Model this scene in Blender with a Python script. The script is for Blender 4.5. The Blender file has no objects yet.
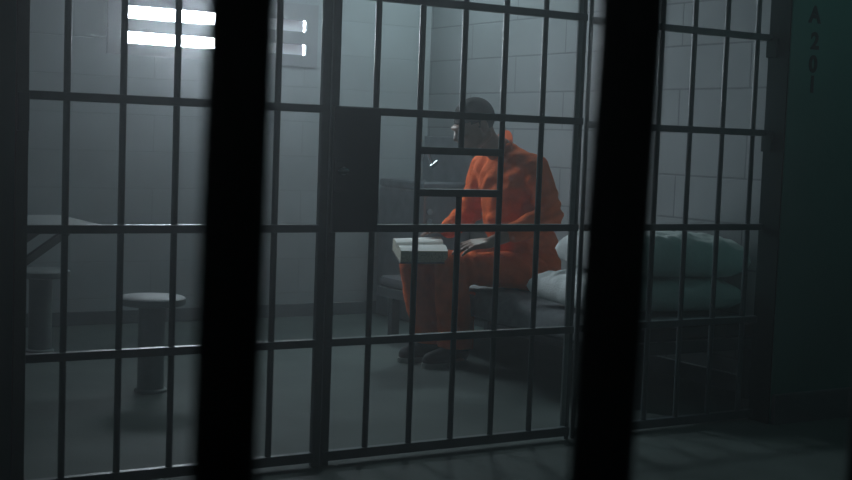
import bpy, bmesh, math, random
from mathutils import Vector, Matrix, noise, Quaternion

random.seed(7)
SC = bpy.context.scene
COL = SC.collection
V = Vector

# ------------------------------------------------------------------ materials
def nodes_of(name):
    m = bpy.data.materials.new(name); m.use_nodes = True
    nt = m.node_tree; b = nt.nodes['Principled BSDF']
    return m, nt, b

def N(nt, t, **kw):
    n = nt.nodes.new(t)
    for k, v in kw.items(): setattr(n, k, v)
    return n

def plain(name, col, rough=0.6, metal=0.0, var=0.15, scale=6.0, bump=0.0, bscale=60.0, spec=0.5):
    """one colour broken by soft procedural mottling, with an optional fine bump"""
    m, nt, b = nodes_of(name)
    g = N(nt, 'ShaderNodeNewGeometry')
    n = N(nt, 'ShaderNodeTexNoise'); n.inputs['Scale'].default_value = scale; n.inputs['Detail'].default_value = 5
    nt.links.new(g.outputs['Position'], n.inputs['Vector'])
    r = N(nt, 'ShaderNodeValToRGB')
    r.color_ramp.elements[0].position = .3; r.color_ramp.elements[1].position = .7
    r.color_ramp.elements[0].color = (*[c * (1 - var) for c in col], 1)
    r.color_ramp.elements[1].color = (*[min(1, c * (1 + var)) for c in col], 1)
    nt.links.new(n.outputs['Fac'], r.inputs['Fac'])
    nt.links.new(r.outputs['Color'], b.inputs['Base Color'])
    b.inputs['Roughness'].default_value = rough; b.inputs['Metallic'].default_value = metal
    b.inputs['Specular IOR Level'].default_value = spec
    if bump:
        n2 = N(nt, 'ShaderNodeTexNoise'); n2.inputs['Scale'].default_value = bscale; n2.inputs['Detail'].default_value = 4
        nt.links.new(g.outputs['Position'], n2.inputs['Vector'])
        bp = N(nt, 'ShaderNodeBump'); bp.inputs['Strength'].default_value = bump; bp.inputs['Distance'].default_value = .01
        nt.links.new(n2.outputs['Fac'], bp.inputs['Height']); nt.links.new(bp.outputs['Normal'], b.inputs['Normal'])
    return m

def blockwork(name, col, axis, offu, offv, bw=.9, bh=.2, mortar=.006, dark=.45, rough=.75):
    """painted blocks: brick pattern laid in the wall's own metres, joints dark and sunk"""
    m, nt, b = nodes_of(name)
    g = N(nt, 'ShaderNodeNewGeometry'); s = N(nt, 'ShaderNodeSeparateXYZ'); c = N(nt, 'ShaderNodeCombineXYZ')
    nt.links.new(g.outputs['Position'], s.inputs[0])
    a = N(nt, 'ShaderNodeMath', operation='ADD'); a.inputs[1].default_value = offu
    d = N(nt, 'ShaderNodeMath', operation='ADD'); d.inputs[1].default_value = offv
    nt.links.new(s.outputs[axis], a.inputs[0]); nt.links.new(s.outputs['Z'], d.inputs[0])
    nt.links.new(a.outputs[0], c.inputs[0]); nt.links.new(d.outputs[0], c.inputs[1])
    k = N(nt, 'ShaderNodeTexBrick'); k.offset = .5; k.squash = 1
    k.inputs['Scale'].default_value = 1; k.inputs['Mortar Size'].default_value = mortar
    k.inputs['Mortar Smooth'].default_value = .3
    k.inputs['Brick Width'].default_value = bw; k.inputs['Row Height'].default_value = bh
    k.inputs['Color1'].default_value = (*col, 1); k.inputs['Color2'].default_value = (*[x * .93 for x in col], 1)
    k.inputs['Mortar'].default_value = (*[x * dark for x in col], 1)
    nt.links.new(c.outputs[0], k.inputs['Vector'])
    n = N(nt, 'ShaderNodeTexNoise'); n.inputs['Scale'].default_value = 3.5; n.inputs['Detail'].default_value = 6
    nt.links.new(g.outputs['Position'], n.inputs['Vector'])
    mr = N(nt, 'ShaderNodeMapRange'); mr.inputs['To Min'].default_value = .8; mr.inputs['To Max'].default_value = 1.15
    nt.links.new(n.outputs['Fac'], mr.inputs['Value'])
    mx = N(nt, 'ShaderNodeMix', data_type='RGBA', blend_type='MULTIPLY'); mx.inputs[0].default_value = 1
    nt.links.new(k.outputs['Color'], mx.inputs[6]); nt.links.new(mr.outputs[0], mx.inputs[7])
    nt.links.new(mx.outputs[2], b.inputs['Base Color'])
    bp = N(nt, 'ShaderNodeBump'); bp.inputs['Strength'].default_value = .5; bp.inputs['Distance'].default_value = .004; bp.invert = True
    nt.links.new(k.outputs['Fac'], bp.inputs['Height']); nt.links.new(bp.outputs['Normal'], b.inputs['Normal'])
    b.inputs['Roughness'].default_value = rough
    return m

def emitter(name, col, strength):
    m, nt, b = nodes_of(name)
    b.inputs['Base Color'].default_value = (.8, .85, .9, 1)
    b.inputs['Emission Color'].default_value = (*col, 1)
    b.inputs['Emission Strength'].default_value = strength
    return m

M = {}
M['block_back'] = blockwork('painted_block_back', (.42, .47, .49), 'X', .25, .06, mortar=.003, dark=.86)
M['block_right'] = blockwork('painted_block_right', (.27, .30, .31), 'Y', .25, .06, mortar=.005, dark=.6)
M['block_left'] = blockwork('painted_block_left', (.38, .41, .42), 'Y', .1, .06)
M['front_paint'] = plain('teal_wall_paint', (.07, .25, .215), .6, var=.1, scale=2.5, bump=.15, bscale=30)
M['floor'] = plain('sealed_concrete', (.088, .112, .106), .75, var=.22, scale=2.2, bump=.1, bscale=25, spec=.25)
M['ceiling'] = plain('ceiling_paint', (.22, .24, .25), .8)
M['base'] = plain('baseboard_paint', (.13, .15, .16), .5)
M['bar'] = plain('dark_bar_paint', (.065, .095, .108), .38, var=.12, scale=20, bump=.1, bscale=120)
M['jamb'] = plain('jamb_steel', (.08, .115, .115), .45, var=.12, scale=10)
M['jamb_in_shade'] = plain('jamb_painted_shade', (.018, .036, .033), .95, var=.1, spec=.05)  # shade painted in: right jamb and brackets darkened as if no light reached them
M['strip'] = plain('pale_strip_steel', (.22, .27, .28), .45, var=.15, scale=15)  # paler than the other steel of the door
M['lock'] = plain('lock_plate_steel', (.045, .052, .062), .45, var=.1, scale=12)
M['chrome'] = plain('polished_steel', (.62, .64, .66), .2, 1.0, var=.06)
M['steel'] = plain('brushed_steel', (.30, .32, .35), .35, .85, var=.12, scale=14)
M['window_metal'] = plain('window_surround_metal', (.33, .34, .37), .6, var=.06)
M['stool'] = plain('stool_steel', (.17, .20, .20), .6, 0, var=.12)
M['table'] = plain('table_steel', (.30, .33, .33), .38, .4, var=.1)
M['blanket'] = plain('grey_wool_blanket', (.24, .26, .27), .95, var=.15, scale=30, bump=.35, bscale=250, spec=.15)
M['mattress'] = plain('mattress_ticking', (.05, .055, .06), .9, var=.12, bump=.2)
M['frame'] = plain('bed_frame_paint', (.06, .07, .075), .5)
M['linen'] = plain('white_pillow_cotton', (.70, .74, .73), .9, var=.05, scale=10, bump=.3, bscale=90, spec=.2)
M['orange'] = plain('orange_jumpsuit_cotton', (.78, .13, .022), .9, var=.14, scale=14, bump=.45, bscale=55, spec=.2)
M['orange_dark'] = plain('orange_seam', (.50, .085, .02), .85, var=.12)
M['skin'] = plain('skin', (.29, .17, .125), .45, var=.12, scale=18, bump=.1, bscale=160)
M['hair'] = plain('dark_cropped_hair', (.022, .019, .018), .8, var=.3, scale=90, bump=.8, bscale=260, spec=.2)
M['shoe'] = plain('black_canvas', (.012, .013, .014), .8, var=.2)
M['sole'] = plain('grey_rubber_sole', (.22, .24, .23), .6)
M['undershirt'] = plain('pale_undershirt', (.55, .55, .56), .9)
M['paint_text'] = plain('black_stencil_paint', (.012, .014, .016), .6)
M['pane'] = emitter('daylit_frosted_pane', (.80, .91, 1.0), 70.0)
M['shade'] = emitter('dim_backlit_shade', (.80, .80, .92), .15)
M['eye'] = plain('eye', (.45, .44, .42), .25, var=.02)
M['lip'] = plain('lip', (.25, .12, .10), .5, var=.05)

def page_mat():
    m, nt, b = nodes_of('book_pages')
    g = N(nt, 'ShaderNodeNewGeometry')
    n = N(nt, 'ShaderNodeTexNoise'); n.inputs['Scale'].default_value = 220; n.inputs['Detail'].default_value = 2
    nt.links.new(g.outputs['Position'], n.inputs['Vector'])
    r = N(nt, 'ShaderNodeValToRGB')
    r.color_ramp.elements[0].position = .38; r.color_ramp.elements[0].color = (.26, .25, .19, 1)
    r.color_ramp.elements[1].position = .60; r.color_ramp.elements[1].color = (.50, .49, .40, 1)
    nt.links.new(n.outputs['Fac'], r.inputs['Fac']); nt.links.new(r.outputs['Color'], b.inputs['Base Color'])
    b.inputs['Roughness'].default_value = .9
    return m
M['edge'] = page_mat()
M['paper'] = plain('printed_paper', (.74, .75, .72), .9, var=.05, scale=60)
M['cover'] = plain('dark_book_cover', (.05, .045, .045), .6)

# ------------------------------------------------------------------ mesh helpers
class MB:
    def __init__(s): s.bm = bmesh.new()
    def _mat(s, vs, mat):
        bmesh.ops.transform(s.bm, matrix=mat, verts=vs)
    def box(s, lo, hi, bev=0, rot=None):
        lo, hi = V(lo), V(hi); c = (lo + hi) / 2; d = hi - lo
        r = bmesh.ops.create_cube(s.bm, size=1)
        vs = r['verts']
        bmesh.ops.scale(s.bm, vec=d, verts=vs)
        if bev:
            es = list({e for v in vs for e in v.link_edges})
            rb = bmesh.ops.bevel(s.bm, geom=es, offset=bev, segments=2, profile=.5, affect='EDGES')
            vs = list({v for f in rb['faces'] for v in f.verts} | {v for v in vs if v.is_valid})
            fs = set()
            todo = [v for v in vs if v.is_valid]; seen = set(todo)
            while todo:
                v = todo.pop()
                for e in v.link_edges:
                    o = e.other_vert(v)
                    if o not in seen: seen.add(o); todo.append(o)
            vs = list(seen)
        if rot is not None: s._mat(vs, rot.to_4x4())
        s._mat(vs, Matrix.Translation(c))
        return s
    def cone(s, p0, p1, r0, r1, seg=20, caps=True):
        p0, p1 = V(p0), V(p1); d = p1 - p0
        q = V((0, 0, 1)).rotation_difference(d.normalized()).to_matrix().to_4x4()
        bmesh.ops.create_cone(s.bm, cap_ends=caps, segments=seg, radius1=r0, radius2=r1, depth=d.length,
                              matrix=Matrix.Translation((p0 + p1) / 2) @ q)
        return s
    def cyl(s, p0, p1, r, seg=20): return s.cone(p0, p1, r, r, seg)
    def ball(s, c, r, rot=None, seg=20):
        if not hasattr(r, '__len__'): r = (r, r, r)
        m = Matrix.Translation(V(c)) @ (rot.to_4x4() if rot is not None else Matrix()) @ Matrix.Diagonal((*r, 1))
        bmesh.ops.create_uvsphere(s.bm, u_segments=seg, v_segments=max(8, seg // 2 + 2), radius=1, matrix=m)
        return s
    def limb(s, pts, seg=16):
        """chain of (point, radius): overlapping tapered capsules"""
        for (a, ra), (b, rb) in zip(pts, pts[1:]):
            s.cone(a, b, ra, rb, seg); s.ball(a, ra, seg=seg); s.ball(b, rb, seg=seg)
        return s
    def lathe(s, c, prof, seg=40):
        c = V(c); rings = []
        for r, z in prof:
            rings.append([s.bm.verts.new(c + V((r * math.cos(2 * math.pi * k / seg), r * math.sin(2 * math.pi * k / seg), z))) for k in range(seg)])
        for a, b in zip(rings, rings[1:]):
            for k in range(seg):
                s.bm.faces.new((a[k], a[(k + 1) % seg], b[(k + 1) % seg], b[k]))
        s.bm.faces.new(list(reversed(rings[0]))); s.bm.faces.new(rings[-1])
        return s
    def build(s, name, mat, parent=None, origin=None, smooth=False, angle=35):
        bm = s.bm
        bmesh.ops.recalc_face_normals(bm, faces=bm.faces[:])
        o0 = parent_loc(parent) if parent is not None else V(origin or (0, 0, 0))
        bmesh.ops.translate(bm, vec=-o0, verts=bm.verts[:])
        me = bpy.data.meshes.new(name); bm.to_mesh(me); bm.free()
        return link(name, me, mat, parent, o0, smooth, angle)

def parent_loc(p):
    l = V((0, 0, 0))
    while p is not None: l += p.location; p = p.parent
    return l

def link(name, me, mat, parent, o0, smooth, angle=35):
    o = bpy.data.objects.new(name, me); COL.objects.link(o)
    if mat is not None: me.materials.append(mat)
    if parent is not None: o.parent = parent
    else: o.location = o0
    if smooth:
        for p in me.polygons: p.use_smooth = True
        if angle < 180:
            try: me.set_sharp_from_angle(angle=math.radians(angle))
            except Exception: pass
    return o

def tag(o, label=None, cat=None, group=None, kind=None):
    if label: o['label'] = label
    if cat: o['category'] = cat
    if group: o['group'] = group
    if kind: o['kind'] = kind
    return o

def empty(name, loc):
    o = bpy.data.objects.new(name, None); COL.objects.link(o); o.location = V(loc); o.empty_display_size = .1
    return o

def remeshed(mb, voxel, smooth_iter=2, disp=None, factor=.5):
    """fuse overlapping closed shapes into one continuous skin"""
    me = bpy.data.meshes.new('tmp'); bmesh.ops.recalc_face_normals(mb.bm, faces=mb.bm.faces[:]); mb.bm.to_mesh(me); mb.bm.free()
    o = bpy.data.objects.new('tmp', me); COL.objects.link(o)
    r = o.modifiers.new('r', 'REMESH'); r.mode = 'VOXEL'; r.voxel_size = voxel
    if smooth_iter:
        sm = o.modifiers.new('s', 'SMOOTH'); sm.iterations = smooth_iter; sm.factor = factor
    dg = bpy.context.evaluated_depsgraph_get()
    out = bpy.data.meshes.new_from_object(o.evaluated_get(dg))
    bpy.data.objects.remove(o); bpy.data.meshes.remove(me)
    nb = MB(); nb.bm.from_mesh(out); bpy.data.meshes.remove(out)
    if disp:
        nb.bm.normal_update()
        for v, d in [(v, disp(v.co, v.normal)) for v in nb.bm.verts]: v.co += v.normal * d
    return nb

# ------------------------------------------------------------------ the setting
YF, YB = 3.75, 6.97           # plane of the bars, back wall of the cell
XL, XR = .78, 4.20            # side walls of the cell
XO0, XO1 = .9285, 3.811        # the barred opening
ZC = 2.62
YFN = 3.65                   # face of the front wall towards the corridor

def struct(o, label, cat):
    return tag(o, label, cat, kind='structure')

o = MB().box((-3, -.6, -.12), (7, 7.6, 0)).build('floor', M['floor']); struct(o, 'grey sealed concrete floor of the cell and corridor', 'floor')
o = MB().box((-3, .55, ZC), (7, 7.6, ZC + .12)).build('ceiling', M['ceiling']); struct(o, 'flat painted ceiling above the cell', 'ceiling')

# back wall, with an opening for the slit window
WX0, WX1, WZ0, WZ1 = 2.20, 3.395, 1.475, 1.80
b = MB()
b.box((XL - .2, YB, 0), (WX0, YB + .5, ZC)); b.box((WX1, YB, 0), (XR + .2, YB + .5, ZC))
b.box((WX0, YB, 0), (WX1, YB + .5, WZ0)); b.box((WX0, YB, WZ1), (WX1, YB + .5, ZC))
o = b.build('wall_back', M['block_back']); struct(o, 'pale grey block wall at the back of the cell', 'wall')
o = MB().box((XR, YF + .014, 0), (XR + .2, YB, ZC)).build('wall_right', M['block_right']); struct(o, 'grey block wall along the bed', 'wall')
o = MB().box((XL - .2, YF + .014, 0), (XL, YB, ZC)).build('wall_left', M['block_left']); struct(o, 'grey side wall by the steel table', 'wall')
b = MB()
b.box((-3, YFN, 0), (XO0, YF + .012, ZC)); b.box((XO1, YFN, 0), (7, YF + .012, ZC)); b.box((XO0, YFN, 2.36), (XO1, YF + .012, ZC))
o = b.build('wall_front', M['front_paint']); struct(o, 'dark teal corridor wall around the barred cell front', 'wall')
o = MB().box((XL, YB - .018, 0), (XR, YB, .075), .004).build('baseboard_back', M['base']); struct(o, 'dark baseboard along the back wall', 'baseboard')
o = MB().box((XR - .018, YF + .016, 0), (XR, YB - .018, .075), .004).build('baseboard_right', M['base']); struct(o, 'dark baseboard behind the bed', 'baseboard')
b = MB().box((XO1 + .004, YFN - .02, 0), (7, YFN, .12), .004)
o = b.build('baseboard_front', M['base']); struct(o, 'dark baseboard under the stencilled wall', 'baseboard')
# steel jambs of the opening
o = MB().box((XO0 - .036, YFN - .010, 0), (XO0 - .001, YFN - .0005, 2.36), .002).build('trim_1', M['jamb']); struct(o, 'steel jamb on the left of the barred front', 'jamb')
o = MB().box((XO1 - .006, YFN + .004, 0), (XO1 - .0005, YF + .011, 2.36), .001).build('trim_2', M['jamb_in_shade']); struct(o, 'steel jamb on the right of the barred front', 'jamb')

# slit window: a steel surround with two deep slots, a frosted pane at the end of each
b = MB()
S = ((1.523, 1.584), (1.656, 1.722))
SX0, SX1 = 2.285, 3.352
y0, y1 = YB - .012, YB + .10
wx0, wx1, wz0, wz1 = 2.18, 3.425, 1.460, 1.815
for zz0, zz1 in ((wz0, S[0][0]), (S[0][1], S[1][0]), (S[1][1], wz1)):
    b.box((SX0, y0, zz0), (SX1, YB, zz1))
b.box((wx0, y0, wz0), (SX0, YB, wz1)); b.box((SX1, y0, wz0), (wx1, YB, wz1))
b.box((WX0, YB, WZ0), (WX1, y1, S[0][0])); b.box((WX0, YB, S[0][1]), (WX1, y1, S[1][0])); b.box((WX0, YB, S[1][1]), (WX1, y1, WZ1))
for zz in S:
    b.box((WX0, YB, zz[0]), (SX0, y1, zz[1])); b.box((SX1, YB, zz[0]), (WX1, y1, zz[1]))
win = b.build('window_1', M['window_metal'], origin=(2.8, YB, wz0))
struct(win, 'slit window of two bright horizontal slots high in the back wall', 'window')
for zz in S:
    MB().box((SX0, YB + .020, zz[0]), (3.0, YB + .026, zz[1])).build('pane', M['pane'], win)
    MB().box((3.0, YB + .016, zz[0]), (3.345, YB + .030, zz[1])).build('shade', M['shade'], win)['label'] = 'grey half lit shade over the right end of the slot'
    MB().box((3.345, YB + .020, zz[0]), (SX1, YB + .026, zz[1])).build('pane', M['pane'], win)

# ------------------------------------------------------------------ barred front
ZT = 2.34
RZ = (.030, .400, .768, 1.146, 1.512, 1.88, 2.30)
BR = .0102
def bar(root, x, z0=.03, z1=ZT, y=YF, r=BR, name='vertical_bar'):
    return MB().cyl((x, y, z0), (x, y, z1), r, 18).build(name, M['bar'], root, smooth=True)
def rail(root, x0, x1, z, h=.0125, d=.013, name='crossbar'):
    return MB().box((x0, YF - d, z - h), (x1, YF + d, z + h), .002).build(name, M['bar'], root)
def post(root, x0, x1, name='post', d=.011):
    return MB().box((x0, YF - d, 0), (x1, YF + d, ZT), .003).build(name, M['bar'], root)

left = empty('cell_grille', (1.4, YF, 0))
tag(left, 'fixed barred panel left of the cell door, before the steel stools', 'bars', 'fixed barred panels of the cell front')
for x in (1.061, 1.225, 1.388, 1.552, 1.715): bar(left, x)
for i, z in enumerate(RZ): rail(left, XO0 - .004, 1.87, z, h=.016 if i == 0 else .0125)
post(left, 1.864, 1.892)
MB().box((XO0 - .036, YFN - .030, 1.045), (XO0 - .004, YFN - .011, 1.15), .003).build('rail_bracket', M['bar'], left)

right = empty('cell_grille', (3.35, YF, 0))
tag(right, 'fixed barred panel right of the cell door, before the pillows', 'bars', 'fixed barred panels of the cell front')
for x in (3.083, 3.2525, 3.41, 3.573, 3.7335): bar(right, x)
for i, z in enumerate((.026, .404, .768, 1.136, 1.505, 1.875, 2.30)): rail(right, 2.92, XO1 - .007, z, h=.016 if i == 0 else .0125)
post(right, 2.912, 2.928, 'post', .005)
for z in (1.465, 1.10): MB().box((XO1 - .022, YF - .045, z - .036), (XO1 - .007, YF + .008, z + .036), .002).build('rail_bracket', M['jamb_in_shade'], right)

door = empty('barred_gate', (2.4, YF, 0))
tag(door, 'closed barred cell door with solid lock plate and food slot before the seated man', 'door', kind='thing')
post(door, 1.897, 1.925, 'stile'); post(door, 2.884, 2.899, 'stile', .005)
MB().box((2.864, YF - .004, .05), (2.8835, YF + .006, ZT), .001).build('closing_strip', M['strip'], door)
for x in (2.062, 2.2275, 2.5575, 2.7225): bar(door, x)
SLOT = (.886, 1.026)
bar(door, 2.393, .03, SLOT[0]); bar(door, 2.393, SLOT[1], ZT)
for z in SLOT: rail(door, 2.2275, 2.5575, z, name='slot_rail')
for i, z in enumerate(RZ): rail(door, 1.90, 2.897, z, h=.016 if i == 0 else .0125)
lb = MB().box((1.905, YF - .020, .757), (2.072, YF + .020, 1.156), .003).build('lock_plate', M['lock'], door)
b = MB().box((1.910, YF - .025, .885), (1.958, YF - .0195, .985), .002)
b.cyl((1.936, YF - .029, .908), (1.936, YF - .022, .908), .011, 20)
b.build('escutcheon', M['lock'], lb)
b = MB().cyl((1.929, YF - .046, .953), (1.929, YF - .024, .953), .013, 24).ball((1.929, YF - .046, .953), (.021, .007, .011))
b.build('lock_knob', M['chrome'], lb, smooth=True)

# bars of the opposite cell, close in front of the viewer
near = empty('cell_grille', (.3, .375, 0))
tag(near, 'out of focus black bars nearest the viewer, across the whole view', 'bars')
for x0, x1, r in ((.1428, .1768, .0103), (.2835, .3395, .0118), (.424, .505, .0118)):      # the three stand a little out of plumb
    MB().cyl((x0, .375, .02), (x1, .375, 2.3), r, 28).build('vertical_bar', M['bar'], near, smooth=True)
for z in (.02, 2.3):
    MB().box((-.7, .36, z - .018), (1.5, .39, z + .018), .002).build('crossbar', M['bar'], near)

# stencilled cell number, reading downwards
num = empty('cell_number', (3.935, YFN, 1.45))
tag(num, 'black stencilled letters A 201 running down the teal wall right of the bars', 'lettering')
for ch, x, z in (('A', 3.930, 1.604), ('2', 3.938, 1.503), ('0', 3.935, 1.414), ('1', 3.936, 1.336)):
    cu = bpy.data.curves.new('t', 'FONT'); cu.body = ch; cu.size = .088; cu.extrude = .0008; cu.align_x = 'CENTER'; cu.offset = .0034
    ob = bpy.data.objects.new('t', cu); COL.objects.link(ob)
    me = bpy.data.meshes.new_from_object(ob.evaluated_get(bpy.context.evaluated_depsgraph_get()))
    bpy.data.objects.remove(ob)
    me.transform(Matrix.Translation((x, YFN - .0009, z - .034)) @ Matrix.Rotation(math.pi / 2, 4, 'X'))
    b = MB(); b.bm.from_mesh(me); bpy.data.meshes.remove(me)
    b.build('letter' if ch == 'A' else 'digit', M['paint_text'], num)

# ------------------------------------------------------------------ furniture on the left
def stool(x, y, h, label):
    t = empty('stool', (x, y, 0)); tag(t, label, 'stool', 'fixed steel stools by the table')
    R = .134
    MB().lathe((x, y, h), [(R - .012, -.034), (R, -.028), (R, -.006), (R - .008, 0), (.02, .001)]).build('seat', M['stool'], t, smooth=True, angle=40)
    MB().cyl((x, y, .012), (x, y, h - .03), .054, 32).build('post', M['stool'], t, smooth=True, angle=40)
    MB().lathe((x, y, 0), [(.066, 0), (.066, .008), (.062, .012), (.055, .014)]).build('base_flange', M['stool'], t, smooth=True, angle=40)
stool(1.806, 5.11, .388, 'round steel stool on thick post at the right front corner of the table')
stool(1.645, 6.20, .388, 'farther round steel stool at the left edge behind the table')

tb = empty('table', (1.2, 5.6, 0)); tag(tb, 'grey steel table fixed to the left wall above the two stools', 'table')
MB().box((XL + .003, 5.44, .622), (1.72, 6.14, .650), .008).build('tabletop', M['table'], tb)
for y in (5.62, 5.98):
    d = V((1.60, y, .612)) - V((XL + .03, y, .045))
    c = (V((1.60, y, .612)) + V((XL + .03, y, .045))) / 2
    q = Matrix.Rotation(-math.atan2(d.z, d.x), 3, 'Y')
    MB().box(c - V((d.length / 2, .018, .016)), c + V((d.length / 2, .018, .016)), .003, q).build('brace', M['frame'], tb)
MB().box((XL + .003, 5.55, .02), (XL + .022, 6.1, .60), .003).build('wall_plate', M['frame'], tb)

# ------------------------------------------------------------------ steel wash unit and toilet
sk = empty('sink', (4.0, 6.7, 0)); tag(sk, 'brushed steel wash basin unit in the back corner behind the seated man', 'sink')
MB().box((3.862, 6.42, 0), (4.185, 6.95, .775), .012).build('cabinet', M['steel'], sk)
b = MB()
prof = []
cx, cy = 4.02, 6.68
def ring(sx, sy, z, n=40):
    out = []
    for k in range(n):
        a = 2 * math.pi * k / n; ca, sa = math.cos(a), math.sin(a)
        f = 1 / max(abs(ca), abs(sa)) ** .82
        out.append(b.bm.verts.new((cx + sx * ca * f, cy + sy * sa * f, z)))
    return out
rs = [ring(.160, .262, .772), ring(.172, .275, .786), ring(.172, .275, .812), ring(.166, .269, .822), ring(.150, .252, .822), ring(.135, .20, .80), ring(.10, .16, .72), ring(.04, .06, .70)]
for a_, b_ in zip(rs, rs[1:]):
    for k in range(40): b.bm.faces.new((a_[k], a_[(k + 1) % 40], b_[(k + 1) % 40], b_[k]))
b.bm.faces.new(rs[0][::-1]); b.bm.faces.new(rs[-1])
b.build('basin', M['steel'], sk, smooth=True, angle=30)
MB().box((4.165, 6.40, .80), (4.198, 6.95, 1.085), .006).build('backsplash', M['steel'], sk)
b = MB(); b.cyl((4.12, 6.79, .90), (4.165, 6.79, .93), .016, 16)
b.limb([(V((4.13, 6.79, .915)), .013), (V((4.10, 6.79, .985)), .012), (V((4.07, 6.79, .985)), .011), (V((4.06, 6.79, .94)), .010)], 12)
b.build('spout', M['chrome'], sk, smooth=True)
for z in (.652, .594):
    MB().cyl((3.895, 6.405, z), (3.895, 6.425, z), .018, 24).build('push_button', M['chrome'], sk, smooth=True, angle=40)

# ------------------------------------------------------------------ bed
BX0, BX1, BY0, BY1 = 3.40, 4.17, 4.03, 6.12
bd = empty('bed', (3.73, 5.0, 0)); tag(bd, 'low dark steel bed frame along the block wall under the blanket', 'bed')
b = MB()
b.box((BX0 + .01, BY0, .225), (BX0 + .045, BY1, .275), .003); b.box((BX1 - .045, BY0, .225), (BX1 - .01, BY1, .275), .003)
b.box((BX0 + .045, BY0, .225), (BX1 - .045, BY0 + .035, .275), .003); b.box((BX0 + .045, BY1 - .035, .225), (BX1 - .045, BY1, .275), .003)
b.build('side_rails', M['frame'], bd)
MB().box((BX0 + .045, BY0 + .035, .25), (BX1 - .045, BY1 - .035, .27)).build('base_plate', M['frame'], bd)
for x in (BX0 + .10, BX1 - .05):
    for y in (BY0 + .05, BY1 - .03):
        MB().box((x - .023, y - .023, 0), (x + .023, y + .023, .26), .003).build('leg', M['frame'], bd)
o = MB().box((BX0 + .01, BY0 + .01, .276), (BX1 - .005, BY1 - .01, .334), .02).build('mattress', M['mattress'], origin=(3.73, 5, .276), smooth=True)
tag(o, 'thin dark mattress on the bed frame under the grey blanket', 'mattress')

def fold(p, k=1.0):
    return noise.noise(V(p) * k)
# blanket: a draped sheet with thickness, over the top and down the near side
b = MB()
nu, nv = 70, 130
prof = [(BX1 - .008, .372)]
grid = []
L_top = BX1 - .008 - (BX0 - .004); L_drop = .085; T = L_top + L_drop
for j in range(nv + 1):
    y = BY0 - .005 + (1.45 + .03 * noise.noise(V((j and 1.7, 2, 0)))) * j / nv
    row = []
    for i in range(nu + 1):
        s = T * i / nu
        if s < L_top:
            x = BX1 - .008 - s; z = .342
            e = max(0, s - (L_top - .05)) / .05; z -= .012 * e * e
            n = V((0, 0, 1)); w = 1.0
        else:
            d = s - L_top; x = BX0 - .010 - .006 * math.sin(d * 14); z = .330 - d; n = V((-1, 0, 0)); w = .8
        seat = math.exp(-(((x - 3.55) / .38) ** 2 + ((y - 5.0) / .42) ** 2))
        dirn = V((x - 3.75, y - 5.2, 0)); ang = math.atan2(dirn.y, dirn.x)
        f = .016 * seat * (noise.noise(V((ang * 3.2, dirn.length * 1.2, 3))) + .35)
        f += .006 * noise.noise(V((x * 9, y * 5, z * 5))) + .003 * noise.noise(V((x * 22, y * 17, z * 12)))
        sit = math.exp(-(((x - 3.68) / .22) ** 2 + ((y - 5.2) / .26) ** 2))
        f = abs(f) * (1 - .85 * sit) * w + .022 * math.exp(-(((x - 3.50) / .12) ** 2 + ((y - 4.97) / .16) ** 2)) * (s < L_top)
        p = V((x, y, z)) + n * f
        if s >= L_top: p.x -= .012 * (1 + math.sin(y * 17 + 2 * noise.noise(V((y * 3, 0, 1))))) * (s - L_top) / L_drop
        row.append(b.bm.verts.new(p))
    grid.append(row)
for j in range(nv):
    for i in range(nu): b.bm.faces.new((grid[j][i], grid[j][i + 1], grid[j + 1][i + 1], grid[j + 1][i]))
bl = b.build('blanket', M['blanket'], origin=(3.73, 5, .34), smooth=True, angle=180)
sd = bl.modifiers.new('thick', 'SOLIDIFY'); sd.thickness = .005; sd.offset = 1
tag(bl, 'dark grey blanket draped over the bed beneath the seated man', 'blanket')

def pillow(name_label, c, sx, sy, sz, rz, ry, seed, zmin):
    b = MB(); n = 56
    rot = Matrix.Rotation(rz, 3, 'Z') @ Matrix.Rotation(ry, 3, 'Y')
    top = []; bot = []
    for sgn, out in ((1, top), (-1, bot)):
        for j in range(n + 1):
            r = []
            for i in range(n + 1):
                u = 2 * i / n - 1; v = 2 * j / n - 1
                h = max(0, (1 - u ** 6)) ** .34 * max(0, (1 - v ** 6)) ** .34
                k = 1 - .055 * (1 - v * v) * abs(u) ** 3; k2 = 1 - .07 * (1 - u * u) * abs(v) ** 3
                p = V((u * sx * k, v * sy * k2, sgn * h * sz))
                if sgn > 0: p.z += h * (.016 * noise.noise(V((u * 2.5 + seed, v * 6, 1))) + .016 * noise.noise(V((u * 9 + v * 5 + seed, v * 4, 5))))
                else: p.z *= .75
                edge = max(abs(u), abs(v)) ** 8
                p.z += .010 * edge * noise.noise(V((u * 5 + seed, v * 5, 9)))
                r.append(p)
            out.append(r)
    vt = [[None] * (n + 1) for _ in range(n + 1)]; vb = [[None] * (n + 1) for _ in range(n + 1)]
    for j in range(n + 1):
        for i in range(n + 1):
            P = V(c) + rot @ top[j][i]
            vt[j][i] = b.bm.verts.new(P)
            if i in (0, n) or j in (0, n): vb[j][i] = vt[j][i]
            else:
                Q = V(c) + rot @ bot[j][i]; Q.z = max(Q.z, zmin); vb[j][i] = b.bm.verts.new(Q)
    for j in range(n):
        for i in range(n):
            b.bm.faces.new((vt[j][i], vt[j][i + 1], vt[j + 1][i + 1], vt[j + 1][i]))
            b.bm.faces.new((vb[j][i], vb[j + 1][i], vb[j + 1][i + 1], vb[j][i + 1]))
    o = b.build('pillow', M['linen'], origin=(c[0], c[1], zmin), smooth=True, angle=180)
    tag(o, name_label, 'pillow', 'white pillows stacked on the bed')
    return o
pillow('white pillow lying on the blanket, lower of the stacked two', (3.765, 4.45, .428), .395, .27, .084, -.16, 0, 2, .352)
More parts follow.
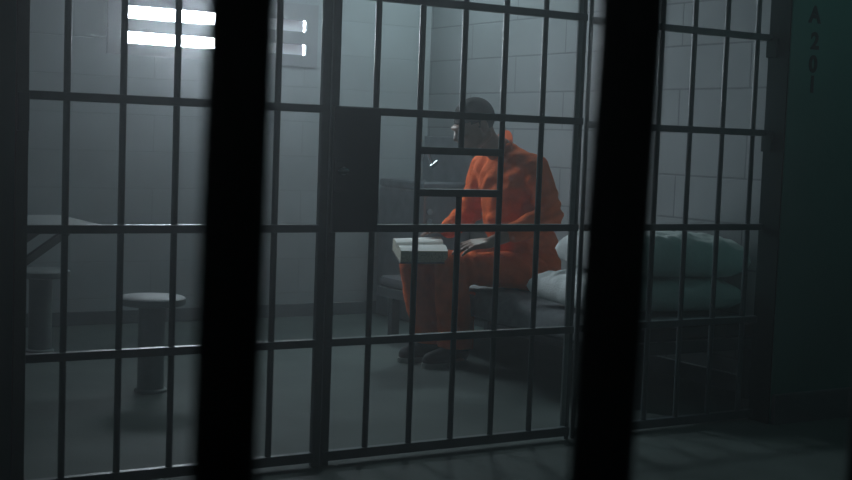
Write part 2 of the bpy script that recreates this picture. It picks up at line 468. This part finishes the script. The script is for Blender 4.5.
pillow('white pillow resting on top of the other pillow at the bed head', (3.825, 4.41, .592), .35, .25, .104, -.20, .02, 8, .515)

# ------------------------------------------------------------------ the seated man
HIP_N, HIP_F = V((3.70, 5.105, .450)), V((3.70, 5.295, .450))
KNE_N, KNE_F = V((3.245, 5.14, .478)), V((3.175, 5.35, .462))
ANK_N, ANK_F = V((3.345, 5.215, .085)), V((3.320, 5.395, .085))
PEL, WAI, CHE, NEK = V((3.735, 5.20, .468)), V((3.665, 5.20, .675)), V((3.612, 5.20, .88)), V((3.548, 5.20, 1.020))
SHO_N, SHO_F = V((3.612, 5.005, .940)), V((3.580, 5.395, .935))
ELB_N, ELB_F = V((3.655, 4.930, .725)), V((3.548, 5.450, .715))
WRI_N, WRI_F = V((3.375, 5.015, .600)), V((3.405, 5.415, .632))
HEAD = V((3.380, 5.20, 1.134))
hq = Matrix.Rotation(math.radians(-4), 3, 'Z') @ Matrix.Rotation(math.radians(-22), 3, 'Y')   # local: -X is the face, Z the crown
def H(x, y, z): return HEAD + hq @ V((x, y, z))

def body_mesh():
    b = MB()
    # trunk and legs (worn under the suit)
    b.limb([(PEL + V((0, -.06, 0)), .095), (PEL + V((0, .06, 0)), .095)])
    b.limb([(PEL, .112), (WAI, .105), (CHE, .115)])
    b.limb([(CHE + V((0, -.075, 0)), .092), (CHE + V((0, .075, 0)), .092)])
    b.limb([(CHE + V((-.01, 0, .03)), .10), (NEK, .062)])
    for h, k, a in ((HIP_N, KNE_N, ANK_N), (HIP_F, KNE_F, ANK_F)):
        b.limb([(h, .078), (h.lerp(k, .5), .066), (k, .052)])
        b.limb([(k, .050), (k.lerp(a, .3), .054), (a, .036)])
    for s, e, w in ((SHO_N, ELB_N, WRI_N), (SHO_F, ELB_F, WRI_F)):
        b.limb([(NEK.lerp(s, .45) + V((0, 0, -.04)), .058), (s, .052), (s.lerp(e, .5), .045), (e, .038), (e.lerp(w, .35), .038), (w, .027)])
    # neck and head
    b.limb([(NEK, .062), (H(.045, 0, -.10), .056), (H(.035, 0, -.03), .058)])
    R = hq
    b.ball(H(.018, 0, .030), (.098, .076, .092), R, 28)          # cranium
    b.ball(H(-.022, 0, -.020), (.070, .066, .090), R, 24)        # face
    b.ball(H(-.048, 0, -.085), (.036, .040, .030), R)            # chin and jaw
    b.limb([(H(.030, -.058, -.050), .024), (H(-.045, -.030, -.092), .022)], 12)
    b.limb([(H(.030, .058, -.050), .024), (H(-.045, .030, -.092), .022)], 12)
    b.limb([(H(-.084, -.030, .020), .014), (H(-.088, 0, .022), .013), (H(-.084, .030, .020), .014)], 12)   # brow
    b.limb([(H(-.088, 0, .008), .009), (H(-.108, 0, -.028), .012)], 12)                                   # nose
    b.ball(H(-.098, -.013, -.032), .010); b.ball(H(-.098, .013, -.032), .010)
    b.ball(H(-.070, -.036, -.018), (.022, .020, .018), R); b.ball(H(-.070, .036, -.018), (.022, .020, .018), R)   # cheeks
    b.limb([(H(-.084, -.018, -.056), .008), (H(-.091, 0, -.054), .009), (H(-.084, .018, -.056), .008)], 10)
    b.limb([(H(-.082, -.016, -.068), .008), (H(-.088, 0, -.069), .010), (H(-.082, .016, -.068), .008)], 10)
    for s in (-1, 1):                                             # ears
        b.limb([(H(.012, s * .078, .014), .009), (H(.026, s * .086, .006), .010), (H(.024, s * .085, -.018), .009), (H(.012, s * .079, -.032), .008)], 10)
        b.ball(H(.014, s * .078, -.008), (.012, .009, .022), R)
    # hands: palm, four fingers of different lengths with knuckle bends, thumb
    def hand(w, fwd, up, thumb_side, curl):
        fwd = fwd.normalized(); side = fwd.cross(up).normalized() * thumb_side; up = side.cross(fwd).normalized() * thumb_side
        for k in range(4):
            t = (k - 1.5) * .021
            kn = w + fwd * (.088 - .004 * abs(k - 1)) - side * t
            b.limb([(w - side * t * .55, .019), (kn, .0125)], 10)
            ln = (.040, .046, .042, .032)[k]
            d1 = (fwd * math.cos(curl) - up * math.sin(curl)); d2 = (fwd * math.cos(curl * 2) - up * math.sin(curl * 2)); d3 = (fwd * math.cos(curl * 2.7) - up * math.sin(curl * 2.7))
            sp = -side * (k - 1.5) * .006
            p1 = kn + d1 * ln + sp; p2 = p1 + d2 * ln * .62; p3 = p2 + d3 * ln * .5
            b.limb([(kn, .0105), (p1, .0092), (p2, .0085), (p3, .0072)], 10)
        t0 = w + fwd * .022 + side * .026
        t1 = t0 + fwd * .034 + side * .026 - up * .008; t2 = t1 + fwd * .030 + side * .004 - up * .006; t3 = t2 + fwd * .022 - side * .004 - up * .006
        b.limb([(t0, .016), (t1, .012), (t2, .0105), (t3, .0085)], 10)
    b.limb([(ELB_N, .036), (WRI_N, .027)]); b.limb([(ELB_F, .036), (WRI_F, .027)])
    hand(WRI_N, V((-.92, .30, -.10)), V((.05, -.35, .95)), 1, .30)
    hand(WRI_F, V((-.96, -.16, -.02)), V((0, .25, .97)), -1, .16)
    # feet
    for a, toe in ((ANK_N, V((-.98, -.16, 0))), (ANK_F, V((-.98, -.16, 0)))):
        b.limb([(a, .036), (a + V((.02, 0, -.035)), .034)])
        b.limb([(a + V((.02, 0, -.042)), .033), (a + toe * .10 + V((0, 0, -.046)), .033), (a + toe * .165 + V((0, 0, -.055)), .026)])
    return b
bodyb = remeshed(body_mesh(), .0062, 3)
man = bodyb.build('person', M['skin'], origin=(3.6, 5.2, 0), smooth=True, angle=180)
tag(man, 'man in orange jumpsuit with cropped dark hair sitting on the bed reading a book', 'person')

# --- jumpsuit: top
def creases(spots, amp):
    def f(p, n):
        d = .0035 * noise.noise(p * 14) + .0022 * noise.noise(p * 31)
        for c, ax, r, k in spots:
            q = p - c; w = math.exp(-(q.length / r) ** 2)
            if w > .02:
                t = q.dot(ax) * k + 2.2 * noise.noise(p * 8)
                d += amp * w * math.sin(t)
        return d
    return f
b = MB()
b.limb([(PEL + V((0, -.07, .0)), .118), (PEL + V((0, .07, .0)), .118)])
b.limb([(PEL + V((-.01, 0, .04)), .145), (WAI + V((-.015, 0, 0)), .158), (CHE, .152)])
b.limb([(CHE + V((0, -.085, 0)), .118), (CHE + V((0, .085, 0)), .118)])
b.limb([(CHE + V((-.01, -.05, .03)), .105), (NEK + V((.02, -.03, -.03)), .076)]); b.limb([(CHE + V((-.01, .05, .03)), .105), (NEK + V((.02, .03, -.03)), .076)])
for s, e, w in ((SHO_N, ELB_N, WRI_N), (SHO_F, ELB_F, WRI_F)):
    t = .60 if s is SHO_N else .95
    b.limb([(NEK.lerp(s, .42) + V((.01, 0, -.025)), .078), (s, .070), (s.lerp(e, .5), .066), (e, .060), (e.lerp(w, t * .6), .056), (e.lerp(w, t), .050)])
sp = [(ELB_N, (ELB_N - SHO_N).normalized(), .13, 120), (ELB_F, (ELB_F - SHO_F).normalized(), .12, 120), (SHO_N + V((-.05, .06, -.05)), V((.3, .5, .8)).normalized(), .13, 95),
      (WAI + V((-.1, -.06, -.04)), V((.1, .15, 1)).normalized(), .17, 105), (CHE + V((-.12, .05, 0)), V((.2, .7, .5)).normalized(), .16, 80), (WAI + V((.05, -.12, -.05)), V((0, .3, 1)).normalized(), .15, 100)]
shirt = remeshed(b, .0095, 3, creases(sp, .0065))
shirt = shirt.build('jumpsuit_top', M['orange'], man, smooth=True, angle=180); shirt['label'] = 'orange long sleeved jumpsuit top'

# --- trousers
b = MB()
b.limb([(PEL + V((0, -.07, -.005)), .112), (PEL + V((0, .07, -.005)), .112)]); b.limb([(PEL, .125), (PEL + V((.01, 0, .09)), .138)])
for h, k, a in ((HIP_N, KNE_N, ANK_N), (HIP_F, KNE_F, ANK_F)):
    b.limb([(h + V((0, 0, .008)), .094), (h.lerp(k, .5), .085), (k, .070)])
    b.limb([(k, .072), (k.lerp(a, .4), .083), (k.lerp(a, .97), .084)])
sp = [(KNE_N + V((.06, 0, 0)), V((1, 0, .25)).normalized(), .12, 110), (KNE_F + V((.06, 0, 0)), V((1, 0, .25)).normalized(), .12, 110),
      (HIP_N + V((-.06, -.03, .05)), V((.8, .2, .5)).normalized(), .15, 90), (KNE_N.lerp(ANK_N, .85), V((.2, 0, 1)), .12, 85), (KNE_F.lerp(ANK_F, .85), V((.2, 0, 1)), .12, 85)]
pants = remeshed(b, .0095, 3, creases(sp, .006))
for v in pants.bm.verts:
    if v.co.x > 3.40 and v.co.z < .350: v.co.z = .350       # flattened where he sits
    if v.co.x < 3.46 and v.co.z < .088: v.co.z = .088
pants = pants.build('trousers', M['orange'], man, smooth=True, angle=180); pants['label'] = 'orange jumpsuit trousers'

# --- collar, undershirt, hair, eyes, shoes
def band(path, h0, h1, thick, mat, name, label=None):
    b = MB(); a = []; 
    n = len(path)
    for p, out, h in path:
        a.append([b.bm.verts.new(p), b.bm.verts.new(p + out * .6 * h + V((0, 0, h))), b.bm.verts.new(p + out * (.6 * h + thick) + V((0, 0, h))), b.bm.verts.new(p + out * (thick * 2.2) + V((0, 0, -.006)))])
    for q, r in zip(a, a[1:]):
        for k in range(4): b.bm.faces.new((q[k], q[(k + 1) % 4], r[(k + 1) % 4], r[k]))
    b.bm.faces.new(a[0]); b.bm.faces.new(a[-1][::-1])
    o = b.build(name, mat, man, smooth=True, angle=50)
    if label: o['label'] = label
    return o
path = []
axis = (H(.045, 0, -.10) - NEK).normalized()
e1 = V((0, 1, 0)); e2 = axis.cross(e1).normalized()
for k in range(33):
    a = math.radians(-152 + 304 * k / 32)
    out = (e1 * math.sin(a) * 1.0 - e2 * math.cos(a) * 1.0)
    if out.x < 0 and False: pass
    p = NEK + V((.012, 0, -.012)) + axis * (.018 + .008 * math.cos(a)) + out * .069
    p += V((-.014, 0, -.05)) * max(0, -math.cos(a)) ** 1.5
    path.append((p, out.normalized(), .022 * (.6 + .4 * math.cos(a * .55))))
if path[16][1].x < 0:                                             # the closed side belongs to the nape
    path = []
    for k in range(33):
        a = math.radians(-152 + 304 * k / 32)
        out = (e1 * math.sin(a) + e2 * math.cos(a))
        p = NEK + V((.012, 0, -.012)) + axis * (.018 + .008 * math.cos(a)) + out * .069
        p += V((-.014, 0, -.05)) * max(0, -math.cos(a)) ** 1.5
        path.append((p, out.normalized(), .022 * (.6 + .4 * math.cos(a * .55))))
band(path, 0, 0, .006, M['orange'], 'collar', 'turned up orange collar')

b = MB()
b.ball(H(.020, 0, .034), (.103, .0805, .096), hq, 40)
bmesh.ops.subdivide_edges(b.bm, edges=b.bm.edges[:], cuts=1, use_grid_fill=True)
inv = hq.transposed()
kill = []
for v in b.bm.verts:
    q = inv @ (v.co - HEAD)
    line = .052 if q.x < -.045 else (.040 - .0 * q.x if q.x < -.01 else (.012 if q.x < .03 else -.030 - .25 * (q.x - .03)))
    if q.z < line - .02: kill.append(v)
bmesh.ops.delete(b.bm, geom=kill, context='VERTS')
hr = b.build('hair', M['hair'], man, smooth=True, angle=180); hr['label'] = 'closely cropped dark hair'
sd = hr.modifiers.new('thick', 'SOLIDIFY'); sd.thickness = .009; sd.offset = -1
for s in (-1, 1):
    MB().ball(H(-.0815, s * .029, -.001), (.007, .011, .006), hq, 12).build('eye', M['eye'], man, smooth=True)
for a, toe in ((ANK_N, V((-.98, -.16, 0)).normalized()), (ANK_F, V((-.98, -.16, 0)).normalized())):
    b = MB()
    b.limb([(a + V((.028, .004, -.030)), .041), (a + V((0, 0, -.018)), .043), (a + toe * .085 + V((0, 0, -.034)), .042), (a + toe * .165 + V((0, 0, -.046)), .034)], 16)
    sh = remeshed(b, .007, 3)
    for v in sh.bm.verts: v.co.z = max(v.co.z, .020)
    sh = sh.build('shoe', M['shoe'], man, smooth=True, angle=180)
    b = MB(); side = V((toe.y, -toe.x, 0)); rim = []
    n = 40
    for k in range(n):
        t = 2 * math.pi * k / n; u = math.cos(t)
        wd = .041 + .006 * max(0, u) - .004 * (u < 0)
        rim.append(a + toe * (.066 + .138 * u) + side * wd * math.copysign(abs(math.sin(t)) ** .75, math.sin(t)))
    lo = [b.bm.verts.new((p.x, p.y, .001)) for p in rim]; hi = [b.bm.verts.new((p.x, p.y, .024)) for p in rim]
    for k in range(n): b.bm.faces.new((lo[k], lo[(k + 1) % n], hi[(k + 1) % n], hi[k]))
    b.bm.faces.new(lo[::-1]); b.bm.faces.new(hi)
    so = b.build('sole', M['sole'], sh, smooth=True, angle=40); so['label'] = 'pale rubber sole'

# --- the open book on his knees
A, B_, C_, D_ = V((3.085, 5.40, .590)), V((3.345, 5.40, .598)), V((3.206, 5.10, .556)), V((2.957, 5.10, .560))
bk = empty('book', tuple((A + B_ + C_ + D_) / 4 - V((0, 0, .05)))); tag(bk, 'thick open book with pale pages resting on the knees of the seated man', 'book')
nrm = (B_ - A).cross(A - D_).normalized()
if nrm.z < 0: nrm = -nrm
def half(t0, t1, name):
    b = MB(); n = 14; th = .052
    rows = []
    for k in range(n + 1):
        t = t0 + (t1 - t0) * k / n
        g = abs(t - .5) * 2
        lift = -.020 * math.exp(-(g / .13) ** 2) + .006 * math.sin(g * math.pi)
        l = D_.lerp(A, t) + nrm * lift; r = C_.lerp(B_, t) + nrm * lift
        lb = D_.lerp(A, t) - nrm * th; rb = C_.lerp(B_, t) - nrm * th
        rows.append([b.bm.verts.new(x) for x in (l, r, rb, lb)])
    top = []
    for q, r in zip(rows, rows[1:]):
        fs = [b.bm.faces.new((q[k], q[(k + 1) % 4], r[(k + 1) % 4], r[k])) for k in range(4)]
        top.append(fs[0])
    b.bm.faces.new(rows[0]); b.bm.faces.new(rows[-1][::-1])
    for f in top: f.material_index = 1
    o = b.build(name, M['edge'], bk, smooth=True, angle=30); o.data.materials.append(M['paper'])
    return o
half(0, .5, 'page_block'); half(.5, 1, 'page_block')
b = MB(); e = (B_ - A).normalized(); f = (A - D_).normalized()
vs = []
for off in (-.0525, -.0575):
    for p, a_, c_ in ((D_, -1, -1), (C_, 1, -1), (B_, 1, 1), (A, -1, 1)):
        vs.append(b.bm.verts.new(p + nrm * off + e * a_ * .005 + f * c_ * .005))
b.bm.faces.new(vs[:4]); b.bm.faces.new(vs[4:][::-1])
for k in range(4): b.bm.faces.new((vs[k], vs[(k + 1) % 4], vs[4 + (k + 1) % 4], vs[4 + k]))
b.build('cover', M['cover'], bk)

# ------------------------------------------------------------------ light
def area(name, loc, target, sx, sy, power, col, spread=math.pi):
    l = bpy.data.lights.new(name, 'AREA'); l.shape = 'RECTANGLE'; l.size = sx; l.size_y = sy; l.energy = power; l.color = col; l.spread = spread
    o = bpy.data.objects.new(name, l); COL.objects.link(o); o.location = loc
    o.rotation_euler = (V(target) - V(loc)).to_track_quat('-Z', 'Y').to_euler()
    return o
area('cell_ceiling_lamp', (3.98, 6.30, 2.56), (3.4, 5.2, 0), .35, .35, 14.5, (.74, .96, 1.0))
area('window_daylight', (2.64, YB - .006, 1.62), (3.5, 4.9, .8), .66, .18, 7.5, (.76, .90, 1.0), math.radians(95))
area('corridor_ceiling_lamp', (4.2, 2.75, 2.56), (4.2, 3.3, 0), 1.2, .25, 1.5, (.40, 1.0, .95))

w = bpy.data.worlds.new('World'); SC.world = w; w.use_nodes = True
nt = w.node_tree
bg = nt.nodes['Background']; bg.inputs[0].default_value = (0, 0, 0, 1); bg.inputs[1].default_value = 0
vs_ = nt.nodes.new('ShaderNodeVolumeScatter'); vs_.inputs['Density'].default_value = .027; vs_.inputs['Anisotropy'].default_value = .72
vs_.inputs['Color'].default_value = (.93, .97, 1, 1)
nt.links.new(vs_.outputs[0], nt.nodes['World Output'].inputs['Volume'])

# ------------------------------------------------------------------ camera
cam = bpy.data.cameras.new('camera'); co = bpy.data.objects.new('camera', cam); COL.objects.link(co)
r_ = V((0.85642741, -0.51495869, 0.03673742)); u_ = V((0.0075656, 0.08367066, 0.99646474)); f_ = V((0.51621203, 0.85312178, -0.07555382))
m = Matrix((r_, u_, -f_)).transposed().to_4x4(); m.translation = (0, 0, 1.06)
co.matrix_world = m
cam.sensor_width = 36; cam.lens = 55.676; cam.clip_start = .02; cam.clip_end = 60
cam.dof.use_dof = True; cam.dof.focus_distance = 5.6; cam.dof.aperture_fstop = 9.5
SC.camera = co
SC.view_settings.view_transform = 'Standard'; SC.view_settings.look = 'None'
SC.view_settings.gamma = 1; SC.view_settings.exposure = 0; SC.view_settings.use_curve_mapping = False
SC.cycles.use_denoising = True
SC.cycles.max_bounces = 6; SC.cycles.diffuse_bounces = 2; SC.cycles.volume_bounces = 1
SC.cycles.sample_clamp_indirect = 4
